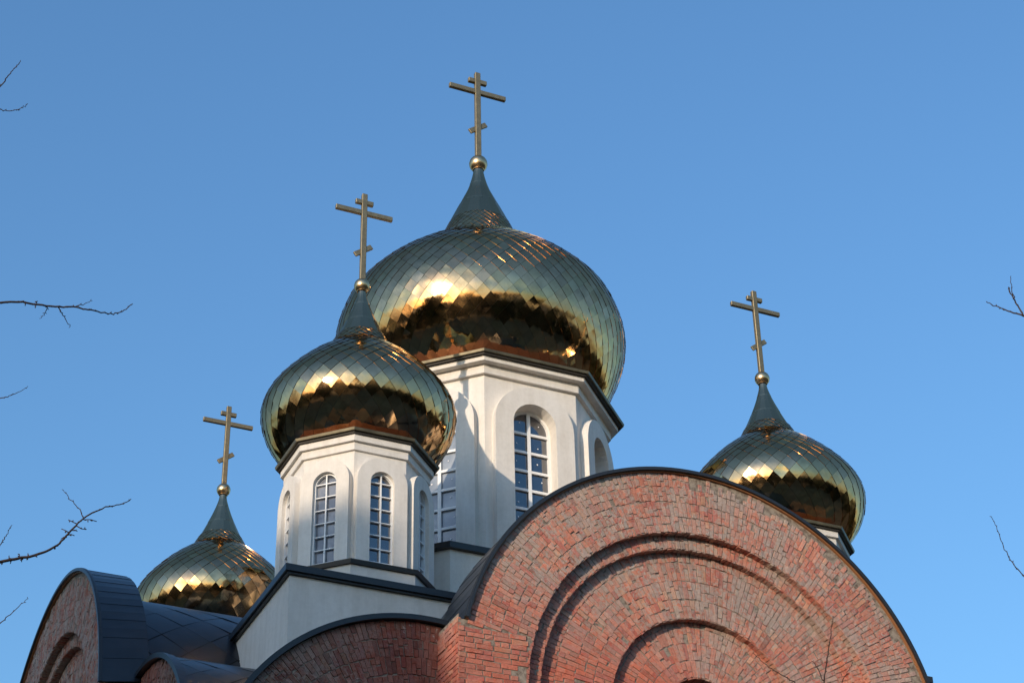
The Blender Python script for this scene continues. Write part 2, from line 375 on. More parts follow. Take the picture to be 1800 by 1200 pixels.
# ------------------------------------------------------------------ drums
def window_mesh(hw, zb, zs, rows, mull, bord, dots, seed, glass=None):
    """frame bars (object) and pane mesh in local face coordinates: x, z, y=0 outward -y"""
    fr = MB(); pa = MB(); rnd = random.Random(seed); I = Matrix.Identity(4)
    plate(fr, arch_loop(hw, zb, zs, 16), arch_loop(hw-bord, zb+bord, zs, 16), I, -.03, .03, .045)
    top = zs+hw-bord*.5
    fr.box((0, -.012, (zb+top)/2), (mull, .03, top-zb-.005))
    for z in rows: fr.box((0, -.0105, z), (2*hw-bord*1.2, .026, mull*.78))
    # panes, each very slightly out of true, between the bars
    ed = [zb+bord*.5]+sorted(rows)+[zs+hw-bord*.6]
    def X(z): return hw-bord*.5 if z <= zs else math.sqrt(max(0, (hw-bord*.5)**2-(z-zs)**2))
    for k in range(len(ed)-1):
        for s_ in (-1, 1):
            tx, tz = rnd.gauss(0, .008), rnd.gauss(0, .008)
            z0, z1 = ed[k], ed[k+1]; nz = 6 if z1 > zs else 1; pts = [(0, z0)]
            for q_ in range(nz+1):
                z = z0+(z1-z0)*q_/nz; pts.append((s_*X(z), z))
            pts.append((0, z1)); cxp = s_*hw/2; czp = (z0+z1)/2
            P3 = [Vector((x, .012+(x-cxp)*tx+(z-czp)*tz, z)) for x, z in pts]
            if s_ < 0: P3.reverse()
            pa.face(P3, 0)
            if dots:
                dx = cxp+rnd.uniform(-.05, .05); dz = z0+(z1-z0)*rnd.uniform(.35, .6); r_ = rnd.uniform(.009, .013)
                pa.face([Vector((dx+r_*math.cos(2*PI*i/10), .004, dz+r_*math.sin(2*PI*i/10))) for i in range(10)], 1)
    return strip(fr.build('window', FRAME).data), strip(pa.build('pane', [glass or GLASS, DOT]).data)
def drum(cx, cy, R, zb, zt, pt, phw, pzs, ohw, ozs, wy, wins, cor):
    ap = R*math.cos(A22); half = R*math.sin(A22)
    mb = MB()
    for k in range(8):
        M_ = Matrix.Rotation(k*PI/4, 4, 'Z')
        plate(mb, [(-half, zb), (half, zb), (half, zt), (-half, zt)], arch_loop(ohw, zb+.02, ozs), M_, -ap, 0, ap-wy+.02)
        plate(mb, arch_loop(phw, zb+.003, pzs, 24), arch_loop(ohw, zb+.022, ozs), M_, -ap-pt, pt, pt)
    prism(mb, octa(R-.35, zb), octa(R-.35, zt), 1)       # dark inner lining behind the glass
    d = mb.build('drum', [WHITE, SOFF], church, (cx, cy, 0))
    cm = MB(); (r1, a1, b1), (r2, a2, b2), (re, ae, be) = cor
    prism(cm, octa(r2, a2), octa(r2, b2)); prism(cm, octa(r1, b2+.001), octa(r1, b1))
    cm.build('cornice', WHITE, d)
    em = MB(); prism(em, octa(re-.012, ae), octa(re, be), 0, cap_t=False)
    prism(em, octa(re-.05, ae-.028), octa(re-.05, ae-.001), 1)
    # shallow gold roof from the eave in to the foot of the dome
    lo = octa(re, be+.001); hi = octa(re*.76, be+.05*re/1.1)
    for i in range(8): em.face([lo[i], lo[(i+1) % 8], hi[(i+1) % 8], hi[i]], 2)
    em.face(hi, 2)
    em.build('eave', [EAVE, SOFF, DULL], d)
    for k in range(8):
        M_ = Matrix.Rotation(k*PI/4, 4, 'Z'); p = M_ @ Vector((0, -wy, 0))
        fm, pm = wins[{7: 1, 6: 2, 1: 2}.get(k, 0)]
        wdw = link('window', fm, church, (cx+p.x, cy+p.y, 0), k*PI/4)
        link('pane', pm, wdw)
    return d
rowsM = [16.303-.3125*i for i in range(8)]
rowsF = [13.624-.1835*i for i in range(7)]
wM = [window_mesh(.345, 13.80, 16.35, rowsM, .052, .042, True, 10+i, g_) for i, g_ in enumerate((GLASS, SKYGL, GLASS))]
wF = [window_mesh(.16, 12.42, 13.60, [z for z in rowsF if z > 12.48], .016, .017, False, 20+i, g_) for i, g_ in enumerate((GLASS, MIDG, MIDG))]
dM = drum(0, 0, 1.967, 13.74, 17.12, .13, .637, 16.33, .345, 16.35, 1.70, wM, [(2.15, 17.265, 17.36), (2.03, 17.113, 17.262), (2.255, 17.365, 17.402)])
for cx, cy in CORNERS:
    d = drum(cx, cy, .92, 12.425, 14.06, .10, .335, 13.615, .16, 13.605, .868, wF, [(.998, 14.165, 14.275), (.955, 14.05, 14.16), (1.079, 14.277, 14.31)])
    # sill ledge and plinth under the drum
    lm = MB(); prism(lm, octa(1.135, 12.375), octa(1.149, 12.43)); lm.build('ledge', TRIM, d)
    pm = MB(); prism(pm, octa(1.10, 11.9), octa(1.10, 12.374)); pm.build('plinth', WHITE, d)
# central pedestal: square with cut corners
def chsq(t, w_, z): return [Vector((x, y, z)) for x, y in ((-w_, -t), (w_, -t), (t, -w_), (t, w_), (w_, t), (-w_, t), (-t, w_), (-t, -w_))]
mb = MB(); prism(mb, chsq(2.68, 1.67, 10.5), chsq(2.68, 1.67, 13.66)); ped = mb.build('pedestal', WHITE, church)
mb = MB(); prism(mb, chsq(2.75, 1.70, 13.661), chsq(2.75, 1.70, 13.75)); lo = chsq(2.75, 1.70, 13.7505); hi = [v*1 for v in octa(2.05, 13.84)]
hi = [Vector((v.x*.76, v.y*.76, 13.86)) for v in lo]
for i in range(8): mb.face([lo[i], lo[(i+1) % 8], hi[(i+1) % 8], hi[i]])
mb.build('eave', TRIM, ped)

# ------------------------------------------------------------------ white corner blocks under the small drums
for k in range(4):
    mb = MB(); t0, t1 = -4.46, -1.75
    mb.box(((t0+t1)/2, (t0+t1)/2, (9.2+11.965)/2), (t1-t0, t1-t0, 11.965-9.2))
    b_ = mb.build('corner_block', WHITE, church, (0, 0, 0), k*PI/2)
    mb = MB(); e0 = -4.535
    mb.box(((e0+t1)/2, (e0+t1)/2, 12.0325), (t1-e0, t1-e0, .085))
    mb.box(((e0+.03+t1)/2, (e0+.03+t1)/2, 11.977), (t1-e0-.03, t1-e0-.03, .024))
    mb.box(((e0+.05+t1)/2, (e0+.05+t1)/2, 12.0825), (t1-e0-.05, t1-e0-.05, .014))
    mb.build('eave', TRIM, b_)

# ------------------------------------------------------------------ brick work
def brick_col(rnd, p=None):
    t = rnd.random()
    if t < .42: c = (.50, .19, .13)
    elif t < .68: c = (.52, .22, .155)
    elif t < .88: c = (.44, .15, .115)
    elif t < .94: c = (.33, .14, .105)
    else: c = (.52, .26, .17)
    k = rnd.uniform(.86, 1.10)
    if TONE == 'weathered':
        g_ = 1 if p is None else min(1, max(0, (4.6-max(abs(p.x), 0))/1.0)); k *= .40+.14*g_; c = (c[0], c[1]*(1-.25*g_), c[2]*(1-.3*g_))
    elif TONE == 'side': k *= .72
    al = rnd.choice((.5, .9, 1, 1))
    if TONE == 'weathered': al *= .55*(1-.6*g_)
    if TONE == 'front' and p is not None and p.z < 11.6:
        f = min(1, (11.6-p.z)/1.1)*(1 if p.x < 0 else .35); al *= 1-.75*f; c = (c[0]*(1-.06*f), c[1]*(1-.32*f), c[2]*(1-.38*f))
    return (c[0]*k, c[1]*k, c[2]*k, al)
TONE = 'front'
def brick_quad(mb, P4, n, rnd, dark=0):
    """brick from four face corners (counterclockwise seen from outside) with ragged corners"""
    j = lambda: Vector((rnd.gauss(0, .0022), rnd.gauss(0, .0022), rnd.gauss(0, .0022)))
    h_ = rnd.gauss(.007, .0022)
    if rnd.random() < .012: h_ = -.003
    P4 = [p+j() for p in P4]; c_ = sum(P4, Vector())/4
    top = [p+n*(h_+rnd.gauss(0, .0012)) for p in P4]; ins = [t+(c_-p).normalized()*.003 for t, p in zip(top, P4)]
    base = [p-n*.03 for p in P4]; mid = [p+n*(h_-.005) for p in P4]
    vs = base+mid+ins; fs = []
    for i in range(4):
        k = (i+1) % 4; fs += [(i, k, 4+k, 4+i), (4+i, 4+k, 8+k, 8+i)]
    fs.append((8, 9, 10, 11))
    mb.mesh(vs, fs, 0, False, brick_col(rnd, c_))
def brick_ring(mb, C, U, n, r0_, r1_, a0, a1, yoff, rnd, clip=None):
    """bricks in rings about centre C; U = horizontal in-plane axis, Z up, n outward; yoff = depth behind the face"""
    Zv = Vector((0, 0, 1)); Lr = r1_-r0_; k = max(1, round(Lr/.215)); cuts = [r0_+Lr*i/k for i in range(k+1)]
    if Lr < .27: cuts = [r0_, r1_]
    for ri in range(len(cuts)-1):
        ra, rb = cuts[ri], cuts[ri+1]; rm = (ra+rb)/2; nb = max(3, int((a1-a0)*rm/.0585)); da = (a1-a0)/nb
        off = rnd.random()*da
        for b_ in range(nb):
            t0 = a0+b_*da; t1 = t0+da; ga = .0032/rm
            split = [ra, rb] if (rnd.random() < .3 or rb-ra < .15) else ([ra, ra+(rb-ra)*rnd.choice((.48, .5, .52, .34, .66)), rb])
            for s_ in range(len(split)-1):
                q0 = split[s_]+.0035; q1 = split[s_+1]-.0035
                jj = rnd.gauss(0, .006); jt = rnd.gauss(0, .0025)/rm
                P = [(q0+jj, t0+ga+jt), (q1+jj, t0+ga+jt), (q1+jj, t1-ga+jt), (q0+jj, t1-ga+jt)]
                pts = [C+U*(r_*math.cos(t))+Zv*(r_*math.sin(t))-n*yoff for r_, t in P]
                if clip and not all(clip(p) for p in pts): continue
                brick_quad(mb, pts, n, rnd)
def brick_rect(mb, O, U, n, W, H, rnd, clip=None, off0=0):
    Zv = Vector((0, 0, 1)); rows = int(H/.0605); rh = H/rows
    for r_ in range(rows):
        x = -(.13 if r_ % 2 else 0)-off0
        while x < W:
            L = .205 if rnd.random() < .5 else .10
            x0 = max(0, x)+.004; x1 = min(W, x+L)-.004; x += L+.007
            if x1-x0 < .03: continue
            z0 = r_*rh+.004; z1 = (r_+1)*rh-.004; dz = rnd.gauss(0, .002)
            pts = [O+U*a_+Zv*(b_+dz) for a_, b_ in ((x0, z0), (x1, z0), (x1, z1), (x0, z1))]
            if clip and not all(clip(p) for p in pts): continue
            brick_quad(mb, pts, n, rnd)
def annulus(mb, C, U, n, r0_, r1_, yoff, mi, a0=0, a1=PI, seg=64, C2=None):
    Zv = Vector((0, 0, 1))
    for i in range(seg):
        t0 = a0+(a1-a0)*i/seg; t1 = a0+(a1-a0)*(i+1)/seg
        mb.face([c0+U*(r_*math.cos(t))+Zv*(r_*math.sin(t))-n*yoff for c0, r_, t in ((C, r0_, t0), (C2 or C, r1_, t0), (C2 or C, r1_, t1), (C, r0_, t1))], mi)
def reveal(mb, C, U, n, r_, y0, y1, mi, a0=0, a1=PI, seg=64):
    Zv = Vector((0, 0, 1))
    for i in range(seg):
        t0 = a0+(a1-a0)*i/seg; t1 = a0+(a1-a0)*(i+1)/seg
        mb.face([C+U*(r_*math.cos(t))+Zv*(r_*math.sin(t))-n*y for t, y in ((t0, y0), (t0, y1), (t1, y1), (t1, y0))], mi)
def soffit_bricks(mb, C, U, n, r_, y0, y1, rnd, a0=0, a1=PI):
    """brick ends lining the underside of a step in the arch"""
    Zv = Vector((0, 0, 1)); nb = int((a1-a0)*r_/.0585); da = (a1-a0)/nb
    for b_ in range(nb):
        t0 = a0+b_*da+.004/r_; t1 = a0+(b_+1)*da-.004/r_; tm_ = (t0+t1)/2
        nn_ = -(U*math.cos(tm_)+Zv*math.sin(tm_))
        pts = [C+U*(r_*math.cos(t))+Zv*(r_*math.sin(t))-n*y for t, y in ((t0, y0), (t0, y1), (t1, y1), (t1, y0))]
        brick_quad(mb, pts, nn_, rnd)
YG = 6.376; ZG = 10.13; RA, RB, RC, RD = 2.328, 2.153, 1.258, .50; DS = .105
def gable(rg, zc, seed, kz, YG=YG, YR=-5.50, ks=1.):
    RA, RB, RC, RD = (v*ks for v in (2.328, 2.153, 1.258, .50))
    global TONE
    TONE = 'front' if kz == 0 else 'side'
    rnd = random.Random(seed); C = Vector((0, -YG, zc)); U = Vector((1, 0, 0)); n = Vector((0, -1, 0)); e = .02
    mb = MB(); rw = 3.13; ri = rg-.035
    zr = zc+.60
    clip = lambda p: abs(p.x) < rw and p.z > zr-.01
    off = lambda x, z: C+Vector((x, 0, z))
    CA, CB, CC, CD = off(.03, -.005), off(.045, .0), off(.085, .06), off(.065, .12)
    clip2 = lambda p: clip(p) and math.hypot(p.x, p.z-zc) < ri+.01
    brick_ring(mb, CA, U, n, RA, ri+.02, .0, PI, 0, rnd, clip2)
    for s_ in (-1, 1):          # level courses at the foot of the arch
        brick_rect(mb, Vector((RA-.2 if s_ > 0 else -rw, -YG, zc)), U, n, rw-RA+.2, .622, rnd, lambda p: math.hypot(p.x-.03, p.z-zc) > RA and abs(p.x) < rw+.001)
    brick_ring(mb, CB, U, n, RB, RA+.03, 0, PI, DS, rnd)
    brick_ring(mb, CC, U, n, RC, RB+.06, 0, PI, 2*DS, rnd)
    brick_ring(mb, CD, U, n, RD, RC+.09, 0, PI, 3*DS, rnd)
    for c0, r_, y0 in ((CA, RA, 0), (CB, RB, DS), (CC, RC, 2*DS)): soffit_bricks(mb, c0, U, n, r_, y0, y0+DS, rnd)
    soffit_bricks(mb, CD, U, n, RD, 3*DS, 3*DS+.30, rnd)
    # bed of mortar behind the bricks
    annulus(mb, CA, U, n, RA+.010, ri, .001, 1, 0, PI, 64, C); annulus(mb, CB, U, n, RB+.010, RA+.05, DS+.001, 1)
    annulus(mb, CC, U, n, RC+.010, RB+.07, 2*DS+.001, 1); annulus(mb, CD, U, n, RD+.010, RC+.10, 3*DS+.001, 1)
    for c0, r_, y0, y1 in ((CA, RA, .005, DS+.005), (CB, RB, DS+.005, 2*DS+.005), (CC, RC, 2*DS+.005, 3*DS+.005), (CD, RD, 3*DS+.005, .9)): reveal(mb, c0, U, n, r_+.010, y0, y1, 1)
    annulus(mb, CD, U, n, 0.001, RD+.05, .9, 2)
    # straight part under the springing
    for s_ in (-1, 1):
        for r0_, r1_, dp in ((RA, rw, 0), (RB, RA, DS), (RC, RB, 2*DS), (RD, RC, 3*DS)):
            x0 = s_*r0_ if s_ > 0 else -r1_
            brick_rect(mb, Vector((x0, -YG+dp, zc-1.6)), U, n, r1_-r0_, 1.6, rnd)
            mb.face([Vector((x0+a_*(r1_-r0_), -YG+dp+.006, z)) for a_, z in ((0, zc-1.6), (1, zc-1.6), (1, zc), (0, zc))], 1)
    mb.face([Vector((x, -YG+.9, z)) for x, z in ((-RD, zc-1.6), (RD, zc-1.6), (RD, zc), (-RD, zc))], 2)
    # return faces of the wall at both sides
    for s_ in (-1, 1):
        nn_ = Vector((s_, 0, 0)); O = Vector((s_*rw, -YG if s_ > 0 else -5.80, zc-1.6)); Ur = Vector((0, 1, 0))*(1 if s_ > 0 else -1)
        brick_rect(mb, O, Ur, nn_, YG-5.80, 2.32, rnd)
        mb.face([Vector((x, -YG+.003, z)) for x, z in ((s_*rw, zc), (s_*2.9, zc), (s_*2.9, zc+.70), (s_*rw, zc+.70))], 1)
        mb.face([O+Ur*a_+Vector((-s_*.006, 0, b_)) for a_, b_ in ((0, 0), (YG-5.80, 0), (YG-5.80, 2.36), (0, 2.36))], 1)
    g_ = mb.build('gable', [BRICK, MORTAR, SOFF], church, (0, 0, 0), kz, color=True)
    # sheet metal over the arch: overlapping trays
    cm = MB(); a_lo = math.asin(.71/rg); a0, a1 = a_lo, PI-a_lo; nt2 = 26; y0 = -YG-.035
    for i in range(nt2):
        t0 = a0+(a1-a0)*i/nt2; t1 = a0+(a1-a0)*(i+1)/nt2
        if t0 < PI/2: ra_, rb_ = rg+.004, rg
        else: ra_, rb_ = rg, rg+.004
        sk = .03
        q_ = []
        for (t, r_) in ((t0, ra_), ((t0+t1)/2, (ra_+rb_)/2+.002), (t1, rb_)):
            q_.append([Vector((r_*math.cos(t), y0, zc+r_*math.sin(t))), Vector((r_*math.cos(t+sk), YR, zc+r_*math.sin(t+sk)))])
        for k in range(2): cm.face([q_[k][0], q_[k][1], q_[k+1][1], q_[k+1][0]], 0)
        # small lip at the joint
        te, re_ = (t0, ra_) if t0 < PI/2 else (t1, rb_)
        cm.face([Vector((re_*math.cos(te), y0, zc+re_*math.sin(te))), Vector((re_*math.cos(te+sk), YR, zc+re_*math.sin(te+sk))),
                 Vector(((re_-.012)*math.cos(te+sk), YR, zc+(re_-.012)*math.sin(te+sk))), Vector(((re_-.012)*math.cos(te), y0, zc+(re_-.012)*math.sin(te)))], 0)
    # rear face of the upstand
    annulus(cm, Vector((0, YR+.004, zc)), U, Vector((0, 1, 0)), 2.3, rg-.004, 0, 0, 0, PI, 48)
    cm.build('roof_cladding', [ROOF], g_)
    # dark edging and brown board under it
    rm = MB(); seg = 72
    def band(m_, ra, rb, ya, yb, mi):
        for i in range(seg):
            t0 = a0+(a1-a0)*i/seg; t1 = a0+(a1-a0)*(i+1)/seg
            c8 = [Vector((r_*math.cos(t), y, zc+r_*math.sin(t))) for t in (t0, t1) for r_ in (ra, rb) for y in (ya, yb)]
            m_.mesh(c8, [(0, 2, 6, 4), (1, 5, 7, 3), (2, 3, 7, 6), (0, 4, 5, 1)] + ([(0, 1, 3, 2)] if i == 0 else []) + ([(4, 6, 7, 5)] if i == seg-1 else []), mi)
    band(rm, rg-.026, rg+.013, -YG-.07, -YG-.036, 0)
    band(rm, rg-.014, rg+.018, -YG-.045, -YG-.02, 0)
    rm.build('edge_trim', TRIM, g_)
    bm_ = MB(); band(bm_, rg-.040, rg-.012, -YG-.0355, -YG+.02, 0); bm_.build('soffit_board', RUST, g_)
    return g_
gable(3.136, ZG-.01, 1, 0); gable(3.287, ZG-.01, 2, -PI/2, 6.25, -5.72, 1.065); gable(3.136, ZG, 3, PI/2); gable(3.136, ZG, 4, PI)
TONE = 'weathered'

# ------------------------------------------------------------------ barrel roofs clad in large lozenges
def barrel(name, cx, cz, R, y0, y1, a0, a1, tile, kz, parent=church, seed=0):
    rnd = random.Random(seed); mb = MB(); nrow = max(2, round((a1-a0)*R/tile)); da = (a1-a0)/nrow; ncol = max(1, round((y1-y0)/tile)); dy = (y1-y0)/ncol
    def P(t, y, o=0): return Vector((cx+(R+o)*math.cos(t), y, cz+(R+o)*math.sin(t)))
    for j in range(-1, 2*nrow+2):
        for i in range(-1, ncol+1):
            tc = a0+j*da/2; yc = y0+(i+(.5 if j % 2 else 1))*dy
            K = 4; vs = []; fs = []; tl = rnd.gauss(0, .003); t2 = rnd.gauss(0, .003)
            for a_ in range(K+1):
                for b_ in range(K+1):
                    p = (-1+2*a_/K)*.974; q = (-1+2*b_/K)*.974
                    dt = da*(p+q)/4*1.; ddy = dy*(p-q)/4*1.
                    t = min(max(tc+dt*1.0, a0), a1); y = min(max(yc+ddy*1.0, y0), y1)
                    vs.append(P(t, y, .004+tl*p+t2*q))
            for a_ in range(K):
                for b_ in range(K): n0 = a_*(K+1)+b_; fs.append((n0, n0+K+1, n0+K+2, n0+1))
            # drop those clamped to nothing
            if yc+dy/2 <= y0 or yc-dy/2 >= y1: continue
            mb.mesh(vs, fs, 0, True)
    for i in range(40):
        t0 = a0+(a1-a0)*i/40; t1 = a0+(a1-a0)*(i+1)/40
        mb.face([P(t0, y0, -.006), P(t1, y0, -.006), P(t1, y1, -.006), P(t0, y1, -.006)], 1)
    return mb.build(name, [ROOF, SEAM], parent, (0, 0, 0), kz)
for k, kz in enumerate((0, -PI/2, PI/2, PI)):
    barrel('barrel_roof', 0, ZG, 3.0, -5.735 if k == 1 else -5.52, -2.0, 0, PI, .62, kz, seed=k)

# ------------------------------------------------------------------ corner bays: brick quarter arches with rims and small barrel roofs
XC, ZC, RL, YB = -3.3, 8.58, 2.42, 5.80
def bay(kz, mirror, seed):
    rnd = random.Random(seed); sx = -1 if mirror else 1
    C = Vector((sx*XC, -YB, ZC)); U = Vector((1, 0, 0)); n = Vector((0, -1, 0))
    aa, ab = (PI/2-.11, PI) if not mirror else (0, PI/2+.11)
    mb = MB()
    clip = (lambda p: p.x < -3.06) if not mirror else (lambda p: p.x > 3.06)
    brick_ring(mb, C, U, n, .30, RL-.035, aa, ab, 0, rnd, clip)
    annulus(mb, C, U, n, .02, RL-.03, .006, 1, aa, ab)
    x0 = -5.72 if not mirror else 3.14
    brick_rect(mb, Vector((x0, -YB, ZC-1.2)), U, n, 2.58, 1.2, rnd)
    mb.face([Vector((x0+a_, -YB+.006, z)) for a_, z in ((0, ZC-1.2), (2.58, ZC-1.2), (2.58, ZC), (0, ZC))], 1)
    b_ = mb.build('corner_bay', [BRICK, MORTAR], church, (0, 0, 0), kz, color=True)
    rm = MB(); seg = 36
    for (ra, rb, ya, yb) in ((RL-.03, RL+.03, -YB-.08, -YB-.03), (RL-.02, RL+.022, -YB-.035, -YB+.03)):
        for i in range(seg):
            t0 = aa+(ab-aa)*i/seg; t1 = aa+(ab-aa)*(i+1)/seg
            c8 = [C+U*(r_*math.cos(t))+Vector((0, y+YB, r_*math.sin(t))) for t in (t0, t1) for r_ in (ra, rb) for y in (ya, yb)]
            rm.mesh(c8, [(0, 2, 6, 4), (1, 5, 7, 3), (2, 3, 7, 6), (0, 4, 5, 1)] + ([(0, 1, 3, 2)] if i == 0 else []) + ([(4, 6, 7, 5)] if i == seg-1 else []))
    rm.build('edge_trim', TRIM, b_)
    barrel('bay_roof', sx*XC, ZC, RL, -YB-.02, -3.3, aa, ab, .5, 0, b_, seed)
for kz in (0, -PI/2, PI/2, PI):
    bay(kz, False, 31); bay(kz, True, 32)
# lower walls
def uvbox(mb_, c, d): mb_.box(c, d)
mb = MB()
for s_ in (0, 1):
    W1, W2 = (6.25, 12.72) if s_ == 0 else (12.72, 6.25)
    mb.box((0, 0, 4.26), (W1, W2, 8.52))
mb.box((0, 0, 3.68), (11.42, 11.58, 7.36)); mb.box((0, 0, 3.681), (11.58, 11.42, 7.358))
o = mb.build('lower_walls', WALLB, church)
uvl = o.data.uv_layers.new(name='UVMap')
for p in o.data.polygons:
    for li in p.loop_indices:
        v = o.data.vertices[o.data.loops[li].vertex_index].co
        uvl.data[li].uv = ((v.y if abs(p.normal.x) > .5 else v.x), v.z)
mb = MB(); mb.box((0, 0, 9.0), (10.6, 10.6, 3.0)); mb.box((0, 0, 9.6), (5.9, 10.9, 3.6)); mb.box((0, 0, 9.62), (10.9, 5.9, 3.6))
# added core blocks light, stays well inside the brick skins and the barrel roofs
bpy_core = None
mb = MB(); mb.box((0, 0, 7.9), (8.6, 8.6, 3.2)); mb.build('light_block_core', SOFF, church)

# ------------------------------------------------------------------ ground
mb = MB(); mb.face([(-900, -900, 0), (900, -900, 0), (900, 900, 0), (-900, 900, 0)])
gr = mb.build('ground', GRND); gr['kind'] = 'structure'
mb = MB(); mb.box((0, 0, .06), (36, 36, .12)); pv = mb.build('pavement', PAVE); pv['kind'] = 'structure'  # unseen paving, widened and reddened to warm the dome reflections

# ------------------------------------------------------------------ far woodland round the church (one mass; seen mirrored in the domes)
rnd = random.Random(11); mb = MB()
def crown(x, y, z0, h, R, n, leaf=.9):
    for _ in range(n):
        t = rnd.random(); a = rnd.random()*2*PI; rr_ = R*math.sqrt(rnd.random())*math.sin(PI*(.12+.80*t))**.7
        p = Vector((x+rr_*math.cos(a), y+rr_*math.sin(a), z0+h*t)); s_ = leaf*rnd.uniform(.5, 1.3)
        e = Euler((rnd.random()*6, rnd.random()*6, rnd.random()*6)).to_matrix()
        mb.face([p+e @ Vector(v)*s_ for v in ((-.6, -.2, 0), (.1, -.6, .1), (.7, .1, 0), (0, .6, -.1))])
    mb.tube([Vector((x, y, -.1)), Vector((x, y, z0+h*.6))], [.35, .12], 6, 1)
sdx, sdy = -.815, -.579; lx, ly = .579, -.815
for i in range(170):
    a = 2*PI*i/170+rnd.uniform(-.03, .03); R_ = rnd.uniform(58, 82); h = rnd.uniform(14.5, 17.5)*R_/66
    x, y = R_*math.cos(a), R_*math.sin(a)
    da = (math.degrees(math.atan2(y, x))-math.degrees(math.atan2(sdy, sdx))+180) % 360-180
    if abs(da) < 9: h = min(h, 15.5*R_/66)
    crown(x, y, 2.2, h-2.2, rnd.uniform(3.4, 4.8), 520, .8)
for l_, k_, rr_ in ((-8.2, 12.9, 3.2), (-5.4, 13.3, 3.0), (-3.4, 13.1, 2.6), (-1.2, 12.1, 2.6), (.7, 11.75, 2.2), (2.1, 11.0, 1.2)):
    R_ = 56; x = -sdx*0+sdx*R_+lx*l_; y = sdy*R_+ly*l_; H = k_+.2217*R_
    crown(x, y, 2.5, H-2.5, rr_, 1900, .8)
wd = mb.build('woodland', [LEAF, BARK]); wd['kind'] = 'stuff'; wd['label'] = 'dark far off woodland ringing the church grounds'; wd['category'] = 'woodland'

# ------------------------------------------------------------------ bare trees whose twigs reach into the view
def px(x, y, dist):
    d = (fw*FPX+cr*(x-900)-cu*(y-600)).normalized(); return CAMLOC+d*dist
def smooth(pts, n=6):
    P = [pts[0]]+pts+[pts[-1]]; out = []
    for i in range(1, len(P)-2):
        for k in range(n):
            t = k/n; a, b_, c_, d = P[i-1], P[i], P[i+1], P[i+2]
            out.append(.5*((2*b_)+(c_-a)*t+(2*a-5*b_+4*c_-d)*t*t+(3*b_-a-3*c_+d)*t**3))
    out.append(pts[-1]); return out
def twig(mb, pts, ra, rb, rnd, buds=True, kink=.0022):
    p = smooth(pts, 6); n = len(p)
    p = [q+Vector((rnd.gauss(0, kink), rnd.gauss(0, kink), rnd.gauss(0, kink)))*(0 if i == 0 else 1) for i, q in enumerate(p)]
    rs = [ra+(rb-ra)*i/(n-1) for i in range(n)]; mb.tube(p, rs, 6)
    if buds:
        for i in range(1, n):
            if rnd.random() < .6:
                d = (p[i]-p[i-1]).normalized(); sd_ = d.cross(Vector((rnd.gauss(0, 1), rnd.gauss(0, 1), rnd.gauss(0, 1)))).normalized()
                L = rnd.uniform(.007, .014); q = p[i]
                mb.tube([q, q+(d*.5+sd_*.5)*L*.6, q+(d*.6+sd_*.6)*L*1.3], [rs[i]*.9, rs[i]*.9+.0008, .0006], 5)
def spur(mb, q, d, L, rnd):
    e = q+d*L; mb.tube([q, q+d*L*.5+Vector((0, 0, rnd.uniform(-.01, .01))), e], [.004, .003, .0028], 5)
    for _ in range(max(2, int(L/.018))):
        t = rnd.uniform(.2, 1); c = q+(e-q)*t; o = Vector((rnd.gauss(0, 1), rnd.gauss(0, 1), rnd.gauss(0, 1))).normalized()*.013
        mb.tube([c, c+o*.6, c+o], [.0022, .0042, .001], 5)
